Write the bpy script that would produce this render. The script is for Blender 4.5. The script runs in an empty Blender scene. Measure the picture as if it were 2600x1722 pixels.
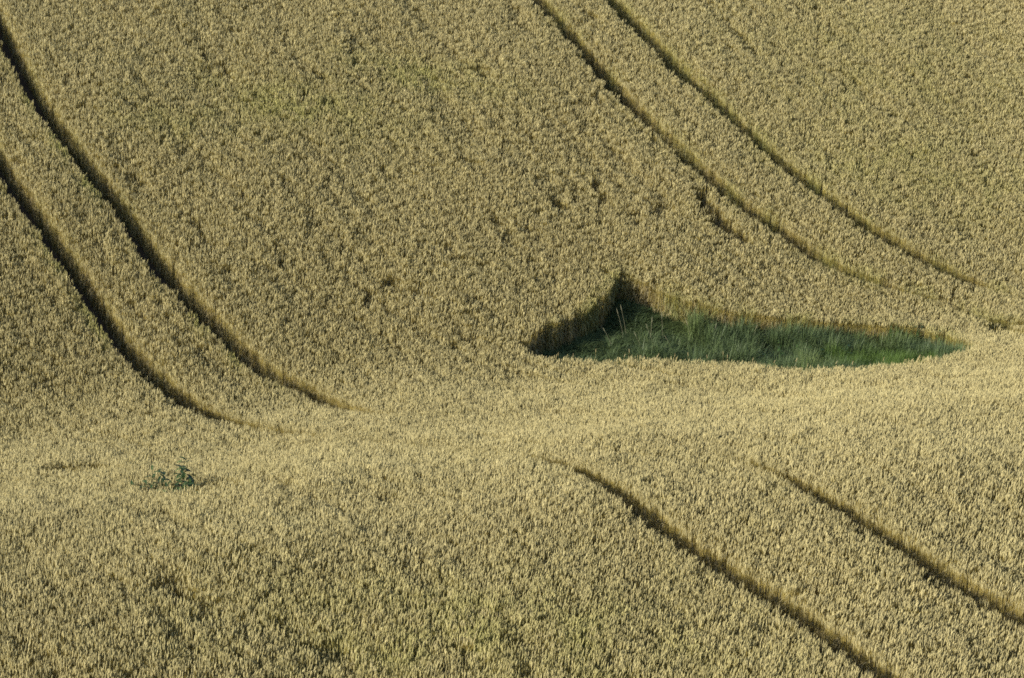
import bpy, math, random
import numpy as np

# ------------------------------------------------------------------ camera, sky, sun
F = 5500.0                      # focal length in photo pixels (photo is 2600 x 1722)
PITCH = math.radians(24.0)       # camera looks down into the dip by this much
SUN_AZ = math.radians(-121.0)    # compass bearing of the sun, 0 = straight ahead (+y), negative = to the left
SUN_EL = math.radians(22.5)

sc = bpy.context.scene
COL = sc.collection
cam_d = bpy.data.cameras.new('camera')
cam_d.sensor_width = 36.0
cam_d.lens = 36.0 * F / 2600.0
cam_d.clip_start = 1.0
cam_d.clip_end = 5000.0
cam = bpy.data.objects.new('camera', cam_d)
cam.rotation_euler = (math.pi / 2 - PITCH, 0, 0)
COL.objects.link(cam)
sc.camera = cam

world = bpy.data.worlds.new('World')
sc.world = world
world.use_nodes = True
wn = world.node_tree.nodes
sky = wn.new('ShaderNodeTexSky')
sky.sky_type = 'NISHITA'
sky.sun_disc = False
sky.sun_elevation = SUN_EL
sky.sun_rotation = SUN_AZ
world.node_tree.links.new(sky.outputs[0], wn['Background'].inputs[0])
wn['Background'].inputs[1].default_value = 0.15

sun_d = bpy.data.lights.new('sun', 'SUN')
sun_d.energy = 5.0
sun_d.angle = math.radians(0.5)
sun_d.color = (1.0, 0.95, 0.84)
sun = bpy.data.objects.new('sun', sun_d)
SUNDIR = np.array([math.sin(SUN_AZ) * math.cos(SUN_EL), math.cos(SUN_AZ) * math.cos(SUN_EL), math.sin(SUN_EL)])
from mathutils import Vector
sun.rotation_euler = Vector(SUNDIR).to_track_quat('Z', 'Y').to_euler()
COL.objects.link(sun)

sc.view_settings.view_transform = 'Standard'
sc.view_settings.look = 'None'
sc.view_settings.gamma = 1.0
sc.view_settings.exposure = 0.53
sc.cycles.max_bounces = 5
sc.cycles.diffuse_bounces = 3
sc.cycles.transmission_bounces = 3
sc.cycles.use_denoising = False
sc.cycles.filter_width = 1.75

rng = np.random.default_rng(7)
random.seed(7)

# ------------------------------------------------------------------ terrain
A = np.array([-8.45, 41.65]); T = np.array([.925, .381]); N = np.array([-.381, .925])   # line of the dip and the way up the far slope
CP = np.array([(-400, 30), (-41.7, -1.8), (-36, -5.6), (-30, -10.8), (-25, -15.3), (-22, -16.9), (-18, -17.4), (-12.5, -17.75), (-8.8, -18.65), (-3.5, -20.55),
               (.4, -21.55), (2.3, -21.6), (5, -20.65), (30, -11.2), (46, -6), (120, 8), (400, 20)], float)
SS = np.arange(-400, 400, .1)
PP = np.interp(SS, CP[:, 0], CP[:, 1])
_k = np.hanning(31); _k /= _k.sum()
PP = np.convolve(np.pad(PP, 15, mode='edge'), _k, mode='valid')

def height(x, y):
    dx = x - A[0]; dy = y - A[1]
    s = dx * N[0] + dy * N[1]; t = dx * T[0] + dy * T[1]
    return (np.interp(s, SS, PP) - .07 * np.clip(t, -15, 30)
            + .06 * np.sin(x * .9 + .5 * y) * np.sin(.7 * y - .3 * x + 1))

_c, _s = math.cos(PITCH), math.sin(PITCH)

def hit(px, h):
    """photo pixels -> world points on the ground raised by h"""
    px = np.asarray(px, float).reshape(-1, 2)
    a = (px[:, 0] - 1300) / F; b = (861 - px[:, 1]) / F
    d = np.stack([a, _c + b * _s, -_s + b * _c], -1)
    t = np.full(len(px), 20.)
    for i in range(6000):
        p = d * t[:, None]
        g = p[:, 2] - (height(p[:, 0], p[:, 1]) + h)
        if (g <= .001).all() or t.max() > 250: break
        t = np.where(g > .001, t + np.clip(g * .5, .002, .05), t)
    return d * t[:, None]

def proj(p):
    dep = p[..., 1] * _c - p[..., 2] * _s
    return np.stack([1300 + F * p[..., 0] / dep, 861 - F * (p[..., 1] * _s + p[..., 2] * _c) / dep], -1)

def smooth(P, step=.25):
    """Catmull-Rom curve through the points, resampled"""
    P = np.asarray(P, float); Q = np.vstack([2 * P[0] - P[1], P, 2 * P[-1] - P[-2]]); out = []
    for i in range(1, len(Q) - 2):
        n = max(2, int(np.linalg.norm(Q[i + 1] - Q[i]) / step))
        t = np.linspace(0, 1, n, endpoint=False)[:, None]
        out.append(.5 * (2 * Q[i] + (Q[i + 1] - Q[i - 1]) * t + (2 * Q[i - 1] - 5 * Q[i] + 4 * Q[i + 1] - Q[i + 2]) * t ** 2
                         + (3 * Q[i] - Q[i - 1] - 3 * Q[i + 1] + Q[i + 2]) * t ** 3))
    out.append(P[-1:]); return np.vstack(out)

def dist_poly(X, poly):
    """distance and side of points to a polyline that runs towards the camera (+ = the +x side of it)"""
    best = np.full(len(X), 1e9); side = np.ones(len(X))
    for a, b in zip(poly[:-1], poly[1:]):
        ab = b - a; t = np.clip(((X - a) @ ab) / (ab @ ab), 0, 1)
        r = X - a - t[:, None] * ab
        d = np.hypot(r[:, 0], r[:, 1]); m = d < best
        best = np.where(m, d, best)
        side = np.where(m, np.sign(ab[0] * (X[:, 1] - a[1]) - ab[1] * (X[:, 0] - a[0])), side)
    return best, side

def inside(X, poly):
    r = np.zeros(len(X), bool); n = len(poly)
    for i in range(n):
        x0, y0 = poly[i]; x1, y1 = poly[(i + 1) % n]
        c = ((y0 > X[:, 1]) != (y1 > X[:, 1]))
        if y1 != y0: r ^= c & (X[:, 0] < (x1 - x0) * (X[:, 1] - y0) / (y1 - y0) + x0)
    return r

def vnoise(x, y, seed=0):
    """smooth value noise 0..1"""
    xi = np.floor(x).astype(np.int64); yi = np.floor(y).astype(np.int64); fx = x - xi; fy = y - yi
    fx = fx * fx * (3 - 2 * fx); fy = fy * fy * (3 - 2 * fy)
    def h(i, j):
        n = (i * 374761393 + j * 668265263 + seed * 982451653) & 0xffffffff
        n = ((n ^ (n >> 13)) * 1274126177) & 0xffffffff
        return ((n ^ (n >> 16)) & 0xffff) / 65535.
    return (h(xi, yi) * (1 - fx) + h(xi + 1, yi) * fx) * (1 - fy) + (h(xi, yi + 1) * (1 - fx) + h(xi + 1, yi + 1) * fx) * fy

K = 1.0985
def track(px, pre=None, post=None):
    w = hit(np.array(px) * K, .45)[:, :2]
    if pre is not None: w = np.vstack([w[0] + pre, w])
    if post is not None: w = np.vstack([w, w[-1] + post])
    return smooth(w)

L1 = track([(-70, -60), (-10, 70), (90, 260), (190, 400), (292, 530), (394, 670), (496, 780), (598, 880), (700, 932), (850, 985),
            (1150, 1020), (1450, 1055), (1640, 1086), (1750, 1120), (1900, 1194), (2050, 1286), (2200, 1386), (2367, 1478), (2500, 1556)], (-2, 4), (3, -5))
L2 = track([(-90, 230), (-10, 390), (92, 540), (194, 690), (296, 840), (400, 937), (560, 1013), (800, 1050), (1080, 1080), (1300, 1114),
            (1480, 1222), (1665, 1358), (1810, 1450), (1990, 1578), (2140, 1690)], (-3, 5), (2, -3.5))
R1 = track([(1220, 0), (1320, 110), (1410, 215), (1500, 310), (1600, 400), (1700, 490), (1784, 549), (1920, 642), (2050, 690),
            (2200, 735), (2367, 778)], (-3, 5), (8, -1.5))
R2 = track([(1388, 0), (1480, 95), (1580, 195), (1680, 290), (1780, 385), (1884, 467), (1990, 543), (2104, 612), (2245, 680), (2330, 708)], (-3, 5), (8, -3))
TRACKS = [L1, L2, R1, R2]
HALF = .27

# the green hollow: back and left edge from where the wheat wall meets the ground, front edge from the ear tops of the wheat before it
back = np.vstack([hit([p], h) for p, h in [((1389, 893), .05), ((1450, 868), .05), ((1519, 833), .05), ((1545, 790), .05), ((1566, 750), .05), ((1614, 766), .08), ((1691, 788), .25),
                  ((1780, 790), .55), ((1880, 806), .66), ((2000, 816), .70), ((2170, 824), .72), ((2324, 834), .75), ((2420, 854), .75), ((2485, 878), .78)]])[:, :2]
front = hit([(2460, 882), (2380, 902), (2200, 926), (2030, 930), (1880, 914), (1670, 906), (1440, 904), (1365, 893), (1300, 866)], .9)[:, :2]
PATCH = np.vstack([back, front])

# ------------------------------------------------------------------ small helpers
def mesh_obj(name, verts, faces, mat, parent=None, smooth_shade=True, mats=None, midx=None):
    me = bpy.data.meshes.new(name)
    me.from_pydata([tuple(v) for v in verts], [], [tuple(f) for f in faces])
    for m in (mats or [mat]): me.materials.append(m)
    if midx is not None: me.polygons.foreach_set('material_index', midx)
    if smooth_shade: me.polygons.foreach_set('use_smooth', [True] * len(me.polygons))
    me.update()
    o = bpy.data.objects.new(name, me)
    COL.objects.link(o)
    if parent is not None: o.parent = parent
    return o

def tag(o, label=None, cat=None, group=None, kind=None):
    if label: o['label'] = label
    if cat: o['category'] = cat
    if group: o['group'] = group
    if kind: o['kind'] = kind
    return o

def empty(name, loc, rz=0.0):
    o = bpy.data.objects.new(name, None); COL.objects.link(o)
    o.location = loc; o.rotation_euler = (0, 0, rz); o.empty_display_size = .1
    return o

class MB:
    def __init__(s): s.v = []; s.f = []; s.m = []; s.r = []
    def add(s, v, f, m=0, r=0.0):
        o = len(s.v); s.v += [tuple(map(float, p)) for p in v]; s.f += [tuple(i + o for i in q) for q in f]; s.m += [m] * len(f); s.r += [r] * len(v)
    def tube(s, pts, rad, n=3, m=0, r=0.0, flat=1.0, axis=None):
        pts = np.asarray(pts, float); V = []; Fc = []
        for i, p in enumerate(pts):
            t = pts[min(i + 1, len(pts) - 1)] - pts[max(i - 1, 0)]; t /= np.linalg.norm(t) + 1e-9
            ref = np.array([1., 0, 0]) if axis is None else axis
            a = ref - t * (ref @ t)
            if np.linalg.norm(a) < 1e-3: a = np.array([0, 1., 0]) - t * t[1]
            a /= np.linalg.norm(a); b = np.cross(t, a); ra = rad[i] if hasattr(rad, '__len__') else rad
            for k in range(n):
                w = 2 * math.pi * k / n; V.append(p + ra * (math.cos(w) * a + flat * math.sin(w) * b))
        for i in range(len(pts) - 1):
            for k in range(n):
                Fc.append((i * n + k, i * n + (k + 1) % n, (i + 1) * n + (k + 1) % n, (i + 1) * n + k))
        s.add(V, Fc, m, r)
    def strip(s, pts, wid, side, m=0, r=0.0, fold=0.0):
        pts = np.asarray(pts, float); V = []; Fc = []; side = np.asarray(side, float)
        for i, p in enumerate(pts):
            w = wid[i] * .5
            V += [p - side * w, p + np.array([0, 0, -fold * wid[i]]), p + side * w]
        for i in range(len(pts) - 1):
            a = 3 * i; Fc += [(a, a + 1, a + 4, a + 3), (a + 1, a + 2, a + 5, a + 4)]
        s.add(V, Fc, m, r)
    def mesh(s, name, mats):
        me = bpy.data.meshes.new(name); me.from_pydata(s.v, [], s.f)
        for m in mats: me.materials.append(m)
        me.polygons.foreach_set('material_index', s.m)
        me.polygons.foreach_set('use_smooth', [True] * len(s.f))
        at = me.attributes.new('rnd', 'FLOAT', 'POINT'); at.data.foreach_set('value', s.r)
        me.update(); return me
    def build(s, name, mats, parent=None):
        o = bpy.data.objects.new(name, s.mesh(name, mats if isinstance(mats, list) else [mats])); COL.objects.link(o); o.parent = parent
        return o

# ------------------------------------------------------------------ materials
def nt_new(name):
    m = bpy.data.materials.new(name); m.use_nodes = True
    nt = m.node_tree; nt.nodes.clear()
    out = nt.nodes.new('ShaderNodeOutputMaterial')
    return m, nt, out

def mixc(nt, fac, a, b, blend='MIX'):
    n = nt.nodes.new('ShaderNodeMix'); n.data_type = 'RGBA'; n.blend_type = blend
    for sock, v in ((n.inputs[0], fac), (n.inputs[6], a), (n.inputs[7], b)):
        if hasattr(v, 'is_linked') or hasattr(v, 'links'): nt.links.new(v, sock)
        elif isinstance(v, tuple): sock.default_value = (*v, 1) if len(v) == 3 else v
        else: sock.default_value = v
    return n.outputs[2]

def attr(nt, name, kind):
    n = nt.nodes.new('ShaderNodeAttribute'); n.attribute_name = name; n.attribute_type = kind
    return n.outputs['Fac']

def plant_mat(name, pale, deep, green, translucent=.0, rough=.65, spec=.25, instanced=True):
    """colour between two tones by a random number of each stalk, towards green where the crop is unripe"""
    m, nt, out = nt_new(name)
    r = attr(nt, 'rnd', 'GEOMETRY')
    col = mixc(nt, r, pale, deep)
    if instanced:
        t = attr(nt, 'tint', 'INSTANCER')
        col = mixc(nt, t, col, mixc(nt, .75, col, deep))
        col = mixc(nt, attr(nt, 'green', 'INSTANCER'), col, green)
    tc = nt.nodes.new('ShaderNodeTexCoord'); nz = nt.nodes.new('ShaderNodeTexNoise')
    nt.links.new(tc.outputs['Object'], nz.inputs['Vector']); nz.inputs['Scale'].default_value = 90
    mr = nt.nodes.new('ShaderNodeMapRange'); mr.inputs[1].default_value = .3; mr.inputs[2].default_value = .7; mr.inputs[3].default_value = .8; mr.inputs[4].default_value = 1.15
    nt.links.new(nz.outputs['Fac'], mr.inputs[0])
    col = mixc(nt, 1.0, col, mr.outputs[0], 'MULTIPLY')
    p = nt.nodes.new('ShaderNodeBsdfPrincipled')
    nt.links.new(col, p.inputs['Base Color']); p.inputs['Roughness'].default_value = rough; p.inputs['Specular IOR Level'].default_value = spec
    if translucent > 0:
        tr = nt.nodes.new('ShaderNodeBsdfTranslucent'); nt.links.new(col, tr.inputs['Color'])
        mx = nt.nodes.new('ShaderNodeMixShader'); mx.inputs[0].default_value = translucent
        nt.links.new(p.outputs[0], mx.inputs[1]); nt.links.new(tr.outputs[0], mx.inputs[2]); nt.links.new(mx.outputs[0], out.inputs[0])
    else:
        nt.links.new(p.outputs[0], out.inputs[0])
    return m

M_EAR = plant_mat('ripe_ear', (.53, .46, .232), (.43, .365, .17), (.37, .355, .105))
M_STRAW = plant_mat('straw', (.48, .385, .12), (.35, .265, .07), (.22, .25, .05))
M_DRY = plant_mat('dry_leaf', (.38, .32, .16), (.24, .19, .09), (.15, .20, .05), .12)
M_REED = plant_mat('reed_blade', (.165, .215, .085), (.08, .12, .045), (.19, .24, .06), .25, .5, .35)
M_BRIGHT = plant_mat('bright_blade', (.14, .215, .04), (.085, .145, .03), (.10, .2, .03), .3, .5, .3)
M_LEAF = plant_mat('weed_leaf', (.06, .105, .028), (.03, .06, .016), (0, 0, 0), .2, .45, .4, False)
M_NETTLE = plant_mat('nettle_leaf', (.075, .13, .03), (.035, .075, .018), (0, 0, 0), .25, .45, .4, False)
M_STEM = plant_mat('weed_stem', (.07, .10, .045), (.05, .07, .03), (0, 0, 0), 0, .6, .3, False)
M_STALK = plant_mat('bleached_stalk', (.28, .27, .17), (.18, .17, .10), (0, 0, 0), 0, .7, .2, False)
M_EAR1 = plant_mat('single_ear', (.52, .42, .22), (.42, .32, .15), (0, 0, 0), 0, .65, .25, False)
M_STRAW1 = plant_mat('single_straw', (.48, .37, .13), (.38, .27, .09), (0, 0, 0), 0, .65, .25, False)

def soil_mat(name, a, b, scale):
    m, nt, out = nt_new(name)
    tc = nt.nodes.new('ShaderNodeTexCoord')
    nz = nt.nodes.new('ShaderNodeTexNoise'); nz.inputs['Scale'].default_value = scale; nz.inputs['Detail'].default_value = 6
    nt.links.new(tc.outputs['Object'], nz.inputs['Vector'])
    p = nt.nodes.new('ShaderNodeBsdfPrincipled'); p.inputs['Roughness'].default_value = .95; p.inputs['Specular IOR Level'].default_value = .1
    nt.links.new(mixc(nt, nz.outputs['Fac'], a, b), p.inputs['Base Color'])
    bp = nt.nodes.new('ShaderNodeBump'); bp.inputs['Strength'].default_value = .8; bp.inputs['Distance'].default_value = .04
    nt.links.new(nz.outputs['Fac'], bp.inputs['Height']); nt.links.new(bp.outputs[0], p.inputs['Normal'])
    nt.links.new(p.outputs[0], out.inputs[0]); return m
M_SOIL = soil_mat('soil', (.05, .035, .022), (.13, .10, .06), 3.0)
M_RUT = soil_mat('rutted_soil', (.045, .032, .02), (.11, .08, .05), 6.0)

# ------------------------------------------------------------------ ground sheet and wheel tracks
def axis_coords(lo, hi, step, far):
    c = list(np.arange(lo, hi + 1e-6, step)); d = step
    while c[-1] < far: d *= 1.35; c.append(c[-1] + d)
    d = step
    while c[0] > -far: d *= 1.35; c.insert(0, c[0] - d)
    return np.array(c)
gx = axis_coords(-24, 26, .4, 2500); gy = axis_coords(16, 76, .4, 2500)
GX, GY = np.meshgrid(gx, gy)
GZ = height(GX, GY) - .01
nx, ny = len(gx), len(gy)
V = np.stack([GX.ravel(), GY.ravel(), GZ.ravel()], -1)
Fq = [(j * nx + i, j * nx + i + 1, (j + 1) * nx + i + 1, (j + 1) * nx + i) for j in range(ny - 1) for i in range(nx - 1)]
g = mesh_obj('ground', V, Fq, M_SOIL); tag(g, 'brown field soil under the crop, dipping between two slopes', kind='structure')

def wheel_track(path, label):
    keep = path[(path[:, 1] > 18) & (path[:, 1] < 74)]
    d = np.gradient(keep, axis=0); d /= np.linalg.norm(d, axis=1)[:, None]; nrm = np.stack([d[:, 1], -d[:, 0]], -1)
    off = np.array([-.34, -.24, -.17, 0, .17, .24, .34]); dz = np.array([.012, .05, .018, .012, .018, .05, .012])
    V = []
    for p, n in zip(keep, nrm):
        for o, z in zip(off, dz):
            q = p + n * o; V.append((q[0], q[1], float(height(q[0], q[1])) + z + .012 * math.sin(9 * q[1] + 5 * q[0])))
    m = len(off)
    Fc = [(i * m + k, i * m + k + 1, (i + 1) * m + k + 1, (i + 1) * m + k) for i in range(len(keep) - 1) for k in range(m - 1)]
    o = mesh_obj('wheel_track', V, Fc, M_RUT); tag(o, label, kind='structure')
wheel_track(L1, 'bare wheel rut curving down the slope on the uphill side of its pair')
wheel_track(L2, 'bare wheel rut curving down the slope on the downhill side of its pair')
wheel_track(R1, 'bare wheel rut running down to the green hollow, passing close above it')
wheel_track(R2, 'bare wheel rut beyond the one that passes the green hollow')

# ------------------------------------------------------------------ wheat bundles (sources for the crop)
def ear_rings(L):
    prof = [(.0, .35), (.07, .8), (.16, 1.0), (.24, .78), (.33, 1.05), (.42, .8), (.52, 1.0), (.61, .76), (.71, .92), (.80, .66), (.9, .6), (1., .15)]
    return [(t * L, r) for t, r in prof]

def wheat_stalk(mb, rn, bx, by, lean, H, nod, L=.088, mats=(0, 1, 2), leaves=True):
    r = rn.random()
    top = np.array([bx + lean[0], by + lean[1], H])
    pts = [np.array([bx + lean[0] * t ** 1.8, by + lean[1] * t ** 1.8, H * t]) for t in (0, .35, .65, .85, 1)]
    mb.tube(pts, [.0034, .0032, .0028, .0022, .0018], 3, mats[1], r)
    # ear: starts along the stem, bends by nod
    d = pts[-1] - pts[-2]; d /= np.linalg.norm(d)
    ax = np.array([nod[0], nod[1], 0.]); E = []; p = top.copy()
    rings = ear_rings(L); prev = 0
    for t, rr in rings:
        dd = d + ax * (t / L) * 1.0; dd /= np.linalg.norm(dd)
        p = p + dd * (t - prev); prev = t; E.append(p.copy())
    w = rn.uniform(.0057, .0071)
    an = rn.uniform(0, math.pi)
    mb.tube(E, [w * q[1] for q in rings], 4, mats[0], r, .78, np.array([math.cos(an), math.sin(an), 0]))
    if leaves:
        for q in range(4):
            z0 = H * (rn.uniform(.62, .86), rn.uniform(.42, .65), rn.uniform(.22, .45), rn.uniform(.05, .25))[q]
            t0 = z0 / H; o = np.array([bx + lean[0] * t0 ** 1.8, by + lean[1] * t0 ** 1.8, z0])
            a = rn.uniform(0, 6.283); dr = np.array([math.cos(a), math.sin(a), 0]); sd = np.array([-math.sin(a), math.cos(a), 0])
            LL = rn.uniform(.10, .20); up = rn.uniform(.1, .8); P = []
            for t in (0, .3, .6, 1):
                P.append(o + dr * LL * t * .8 + np.array([0, 0, LL * (up * t - 1.3 * t * t)]))
            mb.strip(P, [.009, .017, .015, .002] if q else [.007, .012, .010, .002], sd + np.array([0, 0, rn.uniform(-.6, .6)]), mats[2], rn.random())

def make_bundle(seed, n=10):
    rn = random.Random(seed); mb = MB()
    for i in range(n):
        a = rn.uniform(0, 6.283); q = .105 * math.sqrt(rn.random())
        lean = (rn.gauss(.04, .03), rn.gauss(0, .03))
        H = rn.gauss(.79, .024)
        k = rn.random()
        if k < .80: nod = (rn.gauss(.08, .12), rn.gauss(0, .12))
        elif k < .95: nod = (rn.uniform(.2, .6), rn.gauss(0, .25))
        else: nod = (rn.uniform(-.9, 1.3), rn.uniform(-.9, .6))
        wheat_stalk(mb, rn, q * math.cos(a), q * math.sin(a), lean, H, nod, rn.uniform(.076, .098))
    return bpy.data.objects.new('wheat_bundle', mb.mesh('wheat_bundle', [M_EAR, M_STRAW, M_DRY]))

BUNDLES = [make_bundle(100 + i) for i in range(20)]

def scatter_group(name, sources):
    """node group: an instance of one of the sources on each vertex, turned, scaled and tinted by the vertex's own values"""
    ng = bpy.data.node_groups.new(name, 'GeometryNodeTree')
    ng.interface.new_socket('Geometry', in_out='INPUT', socket_type='NodeSocketGeometry')
    ng.interface.new_socket('Geometry', in_out='OUTPUT', socket_type='NodeSocketGeometry')
    nd = ng.nodes; gi = nd.new('NodeGroupInput'); go = nd.new('NodeGroupOutput')
    jo = nd.new('GeometryNodeJoinGeometry')
    for s in sources:
        oi = nd.new('GeometryNodeObjectInfo'); oi.inputs[0].default_value = s; oi.transform_space = 'ORIGINAL'
        oi.inputs['As Instance'].default_value = False
        g2 = nd.new('GeometryNodeGeometryToInstance')
        ng.links.new(oi.outputs['Geometry'], g2.inputs[0]); ng.links.new(g2.outputs[0], jo.inputs[0])
    ip = nd.new('GeometryNodeInstanceOnPoints'); ip.inputs['Pick Instance'].default_value = True
    def na(n, t):
        a = nd.new('GeometryNodeInputNamedAttribute'); a.data_type = t; a.inputs[0].default_value = n; return a.outputs[0]
    ng.links.new(gi.outputs[0], ip.inputs['Points']); ng.links.new(jo.outputs[0], ip.inputs['Instance'])
    ng.links.new(na('pick', 'INT'), ip.inputs['Instance Index'])
    er = nd.new('FunctionNodeEulerToRotation'); ng.links.new(na('turn', 'FLOAT_VECTOR'), er.inputs[0])
    ng.links.new(er.outputs[0], ip.inputs['Rotation']); ng.links.new(na('size', 'FLOAT_VECTOR'), ip.inputs['Scale'])
    ng.links.new(ip.outputs[0], go.inputs[0])
    return ng

def scatter(name, ng, P, turn, size, pick, tint, green):
    me = bpy.data.meshes.new(name); me.vertices.add(len(P)); me.vertices.foreach_set('co', P.astype(np.float32).ravel())
    for n, t, a in (('turn', 'FLOAT_VECTOR', turn), ('size', 'FLOAT_VECTOR', size)):
        me.attributes.new(n, t, 'POINT').data.foreach_set('vector', a.astype(np.float32).ravel())
    me.attributes.new('pick', 'INT', 'POINT').data.foreach_set('value', pick.astype(np.int32))
    for n, a in (('tint', tint), ('green', green)):
        me.attributes.new(n, 'FLOAT', 'POINT').data.foreach_set('value', a.astype(np.float32))
    me.update()
    o = bpy.data.objects.new(name, me); COL.objects.link(o)
    o.modifiers.new('plants', 'NODES').node_group = ng
    return o

# ------------------------------------------------------------------ where the wheat stands
STEP = .111
xs = np.arange(-22, 24, STEP); ys = np.arange(18, 78, STEP)
X = np.stack(np.meshgrid(xs, ys), -1).reshape(-1, 2)
X = X + rng.uniform(-.5, .5, X.shape) * STEP * 1.05
Z = height(X[:, 0], X[:, 1])
pc = proj(np.column_stack([X, Z + .8]))
m = (pc[:, 0] > -260) & (pc[:, 0] < 2860) & (pc[:, 1] > -150) & (pc[:, 1] < 1930)
X = X[m]
def clearance(i, q):
    """half width of wheel track i near the points q; the crop closes over it in the dip"""
    p_ = proj(np.column_stack([q, height(q[:, 0], q[:, 1]) + .8])); u, v = p_[:, 0], p_[:, 1]
    f = (1 - .75 * np.clip((u - 860) / 180, 0, 1) * np.clip((2200 - u) / 480, 0, 1), 1 - .5 * np.clip((u - 680) / 150, 0, 1) * np.clip((1560 - u) / 250, 0, 1),
         1 - .6 * np.clip((u - 2080) / 200, 0, 1) * np.clip((2540 - u) / 60, 0, 1), 1 - .8 * np.clip((u - 2440) / 120, 0, 1))[i]
    return HALF * f * (1.0, 1.0, .95, .95)[i] * np.where((i == 1) & (v > 1150), .9, 1)
n_fill = len(X); rows = []
for i, tr in enumerate(TRACKS):                       # the rows of stalks that line each wheel track
    d_ = np.diff(tr, axis=0); L_ = np.r_[0, np.cumsum(np.hypot(d_[:, 0], d_[:, 1]))]; t_ = np.arange(0, L_[-1], .07)
    c_ = np.column_stack([np.interp(t_, L_, tr[:, 0]), np.interp(t_, L_, tr[:, 1])]); g_ = np.gradient(c_, axis=0); g_ /= np.hypot(g_[:, 0], g_[:, 1])[:, None]
    for sd in (-1, 1):
        rows.append(c_ + np.column_stack([g_[:, 1], -g_[:, 0]]) * (sd * (clearance(i, c_) + .035 + rng.normal(0, .012, len(c_))))[:, None])
pb = smooth(PATCH[:14], .08)
rows.append(pb + np.array([-.02, .05]) + rng.normal(0, .015, pb.shape))
E_ = np.vstack(rows); pe = proj(np.column_stack([E_, height(E_[:, 0], E_[:, 1]) + .8]))
E_ = E_[(pe[:, 0] > -260) & (pe[:, 0] < 2860) & (pe[:, 1] > -150) & (pe[:, 1] < 1930)]
X = np.vstack([X, E_]); is_edge = np.arange(len(X)) >= n_fill
Z = height(X[:, 0], X[:, 1]); pc = proj(np.column_stack([X, Z + .8])); u = pc[:, 0]

D = [dist_poly(X, t) for t in TRACKS]
keep = np.ones(len(X), bool)
for i, (d, s) in enumerate(D): keep &= d > clearance(i, X) + np.where(is_edge, -.01, .085)
keep &= ~inside(X, PATCH)
hs = np.ones(len(X))                                   # relative height of the crop

# thin places in the crop: (photo pixels along it, width in m, how hard)
GAPS = [([(985, 722), (987, 760)], .085, .12), ([(1062, 730), (1066, 775)], .085, .12), ([(925, 760), (930, 790)], .085, .12), ([(1130, 640), (1150, 675)], .07, .2), ([(700, 640), (720, 690)], .06, .3),
        ([(480, 560), (520, 640)], .06, .3), ([(620, 120), (650, 170)], .06, .3), ([(700, 60), (730, 110)], .06, .3), ([(800, 190), (825, 235)], .06, .3), ([(1400, 500), (1420, 545)], .07, .2), ([(1560, 470), (1580, 520)], .06, .3),
        ([(1772, 500), (1790, 530), (1815, 565), (1850, 600), (1893, 626)], .23, .0), ([(1503, 470), (1515, 500), (1532, 532)], .10, .1), ([(1450, 485), (1462, 522)], .07, .3),
        ([(1595, 540), (1612, 585)], .07, .3), ([(1664, 535), (1668, 566)], .11, .2), ([(960, 735), (966, 772)], .085, .12), ([(1000, 725), (1003, 765)], .085, .12),
        ([(1030, 735), (1032, 770)], .085, .12), ([(1092, 765), (1098, 800)], .06, .3), ([(535, 15), (565, 62)], .10, .2), ([(428, 40), (440, 85)], .08, .3),
        ([(470, 85), (500, 120), (530, 200)], .07, .35), ([(338, 200), (360, 232)], .09, .2), ([(560, 180), (572, 208)], .08, .3), ([(2468, 398), (2474, 410)], .16, .1),
        ([(395, 1480), (425, 1500)], .10, .3), ([(452, 1525), (475, 1545)], .13, .2), ([(490, 1560), (520, 1590)], .12, .3), ([(2352, 1490), (2362, 1512)], .10, .3),
        ([(140, 1212), (185, 1210), (232, 1207)], .42, .0), ([(965, 1285), (975, 1300)], .12, .3), ([(1135, 1190), (1150, 1197)], .1, .3), ([(2130, 175), (2210, 285)], .06, .45), ([(1800, 20), (1890, 120)], .06, .45),
        ([(2290, 200), (2350, 260)], .05, .5), ([(1240, 560), (1285, 610)], .07, .35), ([(1320, 330), (1390, 460)], .05, .5), ([(880, 120), (905, 180)], .06, .4), ([(2515, 845), (2640, 866)], .28, .1)]
for px, w, f in GAPS:
    q = hit(px, .62)[:, :2]; q = smooth(q, .2) if len(q) > 1 else q
    d, _ = dist_poly(X, q)
    if f >= .2:
        w *= 1.2; hs = np.where(d < w, hs * .86, hs); f = .55
    keep &= ~((d < w) & (rng.random(len(X)) > f))
# the opening around the tall weeds
wc = hit([(545, 1243)], .8)[0, :2] + np.array([-.5, .5])
e = ((X[:, 0] - wc[0]) / .95) ** 2 + ((X[:, 1] - wc[1]) / .46) ** 2
keep &= ~((e < 1) & (rng.random(len(X)) > .06))
e = ((X[:, 0] - wc[0] - 1.1) / 1.1) ** 2 + ((X[:, 1] - wc[1]) / .35) ** 2
keep &= ~((e < 1) & (rng.random(len(X)) > .5))

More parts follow.
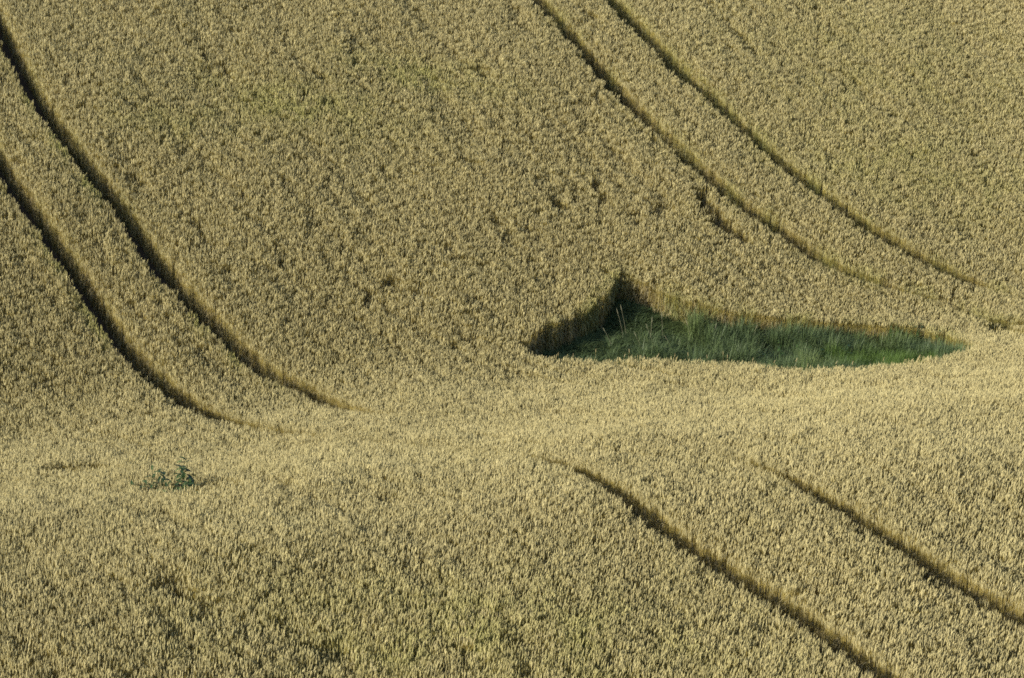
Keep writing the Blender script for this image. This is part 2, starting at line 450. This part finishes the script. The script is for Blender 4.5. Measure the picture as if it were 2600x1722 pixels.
# fine drill-row streaks and pits
lat = np.where(D[0][1] < 0, -D[0][0], np.where(D[2][1] > 0, 15 + D[2][0], 15 * D[0][0] / (D[0][0] + D[2][0] + 1e-6)))
alo = X[:, 1] * .9 - X[:, 0] * .45
st = vnoise(lat / .16, alo / .9, 11); mod = vnoise(X[:, 0] * .22, X[:, 1] * .16, 12)
sgood = st + .28 * mod
hs *= np.where(sgood > 1.06, .86, 1); keep &= ~((sgood > 1.17) & (rng.random(len(X)) > .35))
fine = vnoise(lat / .2, alo / 2.2, 15)
hs *= 1 - .09 * np.clip((fine - .62) / .2, 0, 1) * np.clip(1.6 * mod, .3, 1)
pit = vnoise(X[:, 0] / .22, X[:, 1] / .30, 13)
hs *= np.where(pit > .93, .9, 1); keep &= ~((pit > .96) & (rng.random(len(X)) > .4))
hs *= .97 + .06 * vnoise(X[:, 0] / .7, X[:, 1] / .9, 14) + rng.normal(0, .014, len(X))
hs += np.where(rng.random(len(X)) < .008, rng.uniform(.04, .12, len(X)), 0)

# greener, later parts of the crop
def blob(px, r):
    c = hit([px], .8)[0, :2]; rx, ry = r
    return np.exp(-(((X[:, 0] - c[0]) / rx) ** 2 + ((X[:, 1] - c[1]) / ry) ** 2))
patchy = vnoise(X[:, 0] / .5, X[:, 1] / .6, 21)
gr = (.5 * blob((760, 265), (2.8, 1.1)) + .5 * blob((1080, 190), (2.2, .9)) + .3 * blob((430, 300), (1.6, .9)) + .36 * blob((1400, 1640), (3.0, 2.)) + .25 * blob((850, 1600), (2.4, 1.7))
      + .25 * blob((2300, 180), (5, 3.5)) + .3 * blob((2350, 450), (4, 1.8))) * (.25 + 1.1 * patchy)
edge_noise = vnoise(X[:, 0] / .5, X[:, 1] / .8, 22)
for i in (0, 1):
    d, s = D[i]; far = np.clip((X[:, 1] - 43) / 3, 0, 1)
    gr += far * np.where(s < 0, .8, .15) * np.clip(1.2 - (d - HALF) / .2, 0, 1) * np.clip(2.4 * edge_noise - .9, 0, 1)
for i in (2, 3):
    d, s = D[i]; gr += np.where(s > 0, .35, .1) * np.clip(1.2 - (d - HALF) / .3, 0, 1) * np.clip(2.2 * edge_noise - .5, 0, 1)
dp, _ = dist_poly(X, PATCH[:13]); gr += .5 * np.clip(1 - dp / .5, 0, 1) * np.clip(2 * edge_noise - .6, 0, 1)
gr = np.clip(gr + .06 * patchy, 0, .95) * (rng.random(len(X)) < .85)
tint = np.clip(.55 * vnoise(X[:, 0] / 2.2, X[:, 1] / 2.6, 23) + .45 * rng.random(len(X)), 0, 1)

turn = np.column_stack([rng.normal(0, .05, len(X)), rng.normal(0, .05, len(X)), rng.normal(0, .75, len(X))])
# ruts: edge stalks lean a little into the gap
wv = np.clip(rng.normal(1, .07, len(X)), .8, 1.2) * np.where(is_edge, .55, 1)
size = np.column_stack([wv, wv, np.clip(hs, .45, 1.25)])
pick = rng.integers(0, len(BUNDLES), len(X))
NG_WHEAT = scatter_group('wheat_scatter', BUNDLES)

left2, left1, rightR1, rightR2 = D[1][1] < 0, D[0][1] < 0, D[2][1] > 0, D[3][1] > 0
STANDS = [(left2, 'ripe wheat outside the curving rut pair, with the tall weeds in it'),
          (~left2 & left1, 'strip of ripe wheat between the curving pair of wheel ruts'),
          (~left2 & ~left1 & ~rightR1, 'broad stand of ripe wheat around the green hollow'),
          (~left2 & ~left1 & rightR1 & ~rightR2, 'strip of ripe wheat between the straighter pair of wheel ruts'),
          (~left2 & ~left1 & rightR1 & rightR2, 'ripe wheat on the slope beyond the straighter rut pair')]
P3 = np.column_stack([X, Z - .015])
for msk, label in STANDS:
    k = msk & keep
    tag(scatter('wheat', NG_WHEAT, P3[k], turn[k], size[k], pick[k], tint[k], gr[k]), label, 'wheat', kind='stuff')
print('wheat bundles', int(keep.sum()))

# ------------------------------------------------------------------ grass of the hollow
def make_tuft(seed, n, Lr, wid, arch, mat):
    rn = random.Random(seed); mb = MB()
    for i in range(n):
        a = rn.uniform(0, 6.283); q = .10 * math.sqrt(rn.random()); o = np.array([q * math.cos(a), q * math.sin(a), 0])
        a = rn.gauss(.0, 2.2); dr = np.array([math.cos(a), math.sin(a), 0]); sd = np.array([-math.sin(a), math.cos(a), rn.uniform(-.3, .3)])
        L = rn.uniform(*Lr); ar = rn.uniform(*arch); P = []
        for t in (0, .3, .55, .8, 1):
            P.append(o + dr * L * ar * t ** 1.7 + np.array([0, 0, L * (t - .42 * ar * t ** 2.6)]))
        w = wid * rn.uniform(.7, 1.2); mb.strip(P, [w * .7, w, w * .9, w * .6, w * .05], sd, 0, rn.random(), .15)
    return bpy.data.objects.new('grass_tuft', mb.mesh('grass_tuft', [mat]))
REEDS = [make_tuft(300 + i, 24, (.45, .80), .013, (.15, .8), M_REED) for i in range(8)]
FINE = [make_tuft(400 + i, 34, (.38, .58), .007, (.1, .5), M_BRIGHT) for i in range(5)]
NG_REED = scatter_group('reed_scatter', REEDS); NG_FINE = scatter_group('fine_scatter', FINE)

lo, hi = PATCH.min(0) - .2, PATCH.max(0) + .2
G = np.stack(np.meshgrid(np.arange(lo[0], hi[0], .11), np.arange(lo[1], hi[1], .11)), -1).reshape(-1, 2)
G += rng.uniform(-.055, .055, G.shape)
G = G[inside(G, PATCH)]
gz = height(G[:, 0], G[:, 1])
gp = proj(np.column_stack([G, gz + .4]))
bright = (np.exp(-((gp[:, 0] - 2230) / 190) ** 2 - ((gp[:, 1] - 925) / 34) ** 2) > .40 + .5 * (vnoise(G[:, 0] * 1.5, G[:, 1] * 1.2, 31) - .5)) | (rng.random(len(G)) < .06)
edge, _ = dist_poly(G, PATCH)
gh = (.55 + .85 * vnoise(G[:, 0] / .42, G[:, 1] / .42, 32) + rng.normal(0, .06, len(G))) * np.where(gp[:, 0] > 1750, np.clip(1.02 + edge * .2, .5, 1.12), np.clip(.2 + edge * .38, .2, 1))
gt = np.column_stack([rng.normal(0, .08, len(G)), rng.normal(.06, .08, len(G)), rng.normal(0, .9, len(G))])
gs = np.column_stack([np.ones(len(G)), np.ones(len(G)), gh])
b = ~bright
tint_g = np.clip(1.2 * vnoise(G[:, 0] / .7, G[:, 1] / .6, 33) - .2 + .4 * rng.random(len(G)), 0, 1)
green_g = np.clip(1.6 * vnoise(G[:, 0] / .9, G[:, 1] / 1.4, 34) - 1.05, 0, .6)
tag(scatter('reed_grass', NG_REED, np.column_stack([G, gz - .01])[b], gt[b], gs[b], rng.integers(0, len(REEDS), b.sum()), tint_g[b], green_g[b]),
    'tall blue-green grass filling the hollow in the wheat', 'grass', kind='stuff')
b = bright
tag(scatter('fine_grass', NG_FINE, np.column_stack([G, gz - .01])[b], gt[b], gs[b], rng.integers(0, len(FINE), b.sum()), tint_g[b], green_g[b] * 0),
    'bright yellow-green fine grass at the front of the hollow', 'grass', kind='stuff')

# ------------------------------------------------------------------ single plants
def ground_at(px, h, push=0.0):
    p = hit([px], h)[0]; y = p[1] + push; x = p[0] * y / p[1]
    return (float(x), float(y), float(height(x, y)))

def leaf_mesh(name, L, W, mat, droop, seed, teeth=True):
    rn = random.Random(seed); V = []; Fc = []; n = 7
    for i in range(n):
        t = i / (n - 1); w = W * .5 * math.sin(math.pi * min(1, (t * .9 + .06))) ** .8 * (1.0 if (i % 2 == 0 or not teeth) else .78)
        z = L * (.18 * t - droop * t * t); x = L * t
        V += [(x, -w, z + .18 * w), (x, 0, z - .12 * w), (x, w, z + .18 * w)]
    for i in range(n - 1):
        a = 3 * i; Fc += [(a, a + 3, a + 4, a + 1), (a + 1, a + 4, a + 5, a + 2)]
    me = bpy.data.meshes.new(name); me.from_pydata(V, [], Fc); me.materials.append(mat)
    me.polygons.foreach_set('use_smooth', [True] * len(Fc))
    me.attributes.new('rnd', 'FLOAT', 'POINT').data.foreach_set('value', [rn.random()] * len(V)); me.update()
    return me
WEED_LEAVES = [leaf_mesh('leaf', .22, .075, M_LEAF, d, i) for i, d in enumerate((.2, .5, .8, .35))]
NET_LEAVES = [leaf_mesh('leaf', .13, .07, M_NETTLE, d, 10 + i) for i, d in enumerate((.2, .45, .7, .35))]

def leafy_plant(name, loc, H, shoots, leaves, per, spread, seed, lscale=1.0):
    rn = random.Random(seed); root = empty(name, loc)
    for si in range(shoots):
        a = rn.uniform(0, 6.283); q = spread * math.sqrt(rn.random()); hh = H * (rn.uniform(.62, 1.0) if si else 1.0)
        bx, by = .05 * math.cos(a), .05 * math.sin(a); tx, ty = q * math.cos(a), q * math.sin(a)
        cv = lambda t: np.array([bx + (tx - bx) * t ** 1.4, by + (ty - by) * t ** 1.4, hh * t - .01])
        mb = MB(); mb.tube([cv(t) for t in np.linspace(0, 1, 7)], np.linspace(.006, .002, 7), 5, 0, rn.random()); st = mb.build('stem', M_STEM, root)
        for k in range(per):
            t = .12 + .88 * (k + rn.uniform(0, .6)) / per; t = min(t, 1.0); p = cv(t)
            o = bpy.data.objects.new('leaf', rn.choice(leaves)); COL.objects.link(o); o.parent = st
            o.location = p; sc_ = lscale * (1.15 - .5 * t) * rn.uniform(.75, 1.15)
            o.scale = (sc_, sc_, sc_); o.rotation_euler = (rn.gauss(0, .25), rn.gauss(-.15, .3), k * 2.4 + rn.uniform(-.5, .5))
    return root

wg = 'tall weeds in an opening of the wheat'
p = leafy_plant('weed_plant', ground_at((472, 1243), .8, .34), 1.30, 10, WEED_LEAVES, 18, .26, 51, 1.08)
tag(p, 'taller bushy dark green weed on the straighter side of the opening in the wheat', 'weed', wg)
p['label'] = 'taller, denser dark green weed of the two in the wheat'
p = leafy_plant('weed_plant', ground_at((380, 1243), .8, .3), 1.32, 10, WEED_LEAVES, 16, .36, 52, 1.0)
tag(p, 'lower, sparser dark green weed with spread shoots in the wheat', 'weed', wg)
p = leafy_plant('weed_plant', ground_at((425, 1250), .8, .3), 1.0, 6, WEED_LEAVES, 12, .12, 53, .8)
tag(p, 'small weed half hidden between the two tall weeds', 'weed', wg)

for i, (px, H, sh, per) in enumerate([((1985, 882), .84, 7, 10), ((2040, 878), .90, 7, 10), ((2085, 886), .80, 6, 9), ((1935, 892), .72, 6, 9), ((2275, 838), .90, 7, 10), ((2325, 842), .92, 7, 10),
                                      ((2372, 852), .84, 6, 9), ((2015, 900), .70, 6, 9), ((2150, 872), .78, 6, 9)]):
    h, push = .68, 0
    q = leafy_plant('nettle_plant', ground_at(px, h, push), H, sh, NET_LEAVES, per, .22, 60 + i)
    if i in (4, 5, 6): tag(q, 'leafy dark weed where the hollow narrows against the wheat', 'weed', 'leafy weeds at the narrow end of the hollow')
    elif i == 8: tag(q, 'leafy green weed rising behind the bright fine grass of the hollow', 'weed', 'leafy weeds in mid hollow')
    else: tag(q, 'leafy green weed among the grass in mid hollow', 'weed', 'leafy weeds in mid hollow')

def grass_stalk(px, h, H, lean, label, seed):
    rn = random.Random(seed); loc = ground_at(px, h); root = empty('dry_grass_stalk', loc)
    mb = MB(); cv = lambda t: np.array([lean[0] * t ** 1.3, lean[1] * t ** 1.3, H * t - .01])
    mb.tube([cv(t) for t in np.linspace(0, 1, 6)], np.linspace(.0034, .0022, 6), 4, 0, rn.random()); mb.build('stem', M_STALK, root)
    mb = MB(); mb.tube([cv(t) for t in np.linspace(.86, 1.05, 6)], [.003, .007, .008, .007, .005, .001], 5, 0, rn.random()); mb.build('seed_head', M_STALK, root)
    tag(root, label, 'grass stalk', 'bleached stalks in the hollow')
for i, (px, lean, H) in enumerate([((1585, 852), (-.20, 0), .92), ((1592, 848), (-.17, .05), .95), ((1560, 880), (-.28, 0), .7)]):
    grass_stalk(px, .2, H, lean, 'pale dry grass stalk leaning out over the shaded corner of the hollow', 80 + i)
for i, (px, lean, H) in enumerate([((1650, 868), (.04, 0), .95), ((1684, 858), (-.06, 0), .98), ((1665, 870), (-.25, 0), .8), ((1640, 890), (-.3, 0), .8), ((1760, 862), (-.2, 0), .85), ((1805, 868), (.12, 0), .8), ((1720, 892), (-.32, 0), .72),
                                   ((1850, 860), (-.12, 0), .9), ((1900, 872), (.2, 0), .8), ((2135, 850), (.06, 0), .8)]):
    grass_stalk(px, .3, H, lean, ('pale dry grass stalk leaning hard over' if abs(lean[0]) > .18 else 'nearly upright pale dry grass stalk') + ' in the sunlit grass of the hollow', 90 + i)

def single_wheat(px, H, lean, nod, seed, label, group):
    rn = random.Random(seed); loc = ground_at(px, .8); root = empty('wheat_stalk', loc)
    mb = MB(); wheat_stalk(mb, rn, 0, 0, lean, H, nod, .098, (0, 1, 2), True)
    st, er, lf = MB(), MB(), MB()
    for dst, mi in ((st, 1), (er, 0), (lf, 2)):
        idx = {}
        for f, mm in zip(mb.f, mb.m):
            if mm != mi: continue
            for v in f:
                if v not in idx: idx[v] = len(dst.v); dst.v.append(mb.v[v]); dst.r.append(mb.r[v])
            dst.f.append(tuple(idx[v] for v in f)); dst.m.append(0)
    stem = st.build('stem', M_STRAW1, root); lf.build('leaf', M_STRAW1, stem); er.build('ear', M_EAR1, root); tag(root, label, 'wheat stalk', group)
gw = 'tall ears against the green hollow'
for i, u in enumerate((1420, 1455, 1508, 1578, 1592, 1660, 1712, 1742, 1792, 1838, 1846, 1905, 1960, 2016, 2042, 2110, 2165, 2245, 2330)):
    rn = random.Random(500 + i)
    v = np.interp(u, [1420, 1670, 1880, 2030, 2200, 2380], [912, 912, 920, 937, 934, 910])
    tall = i in (2, 4, 9, 13)
    nod = (rn.gauss(.15, .4), 0)
    what = ('tall wheat ear reaching well above the crop edge' if tall else 'wheat ear bent over sideways at the crop edge' if abs(nod[0]) > .45 else
            'wheat ear leaning a little at the crop edge' if abs(nod[0]) > .18 else 'upright wheat ear at the crop edge')
    single_wheat((u, v), .86 + (.12 if tall else rn.uniform(-.02, .06)), (rn.gauss(.04, .03), 0), nod, 600 + i, what + ' in front of the green hollow', gw)
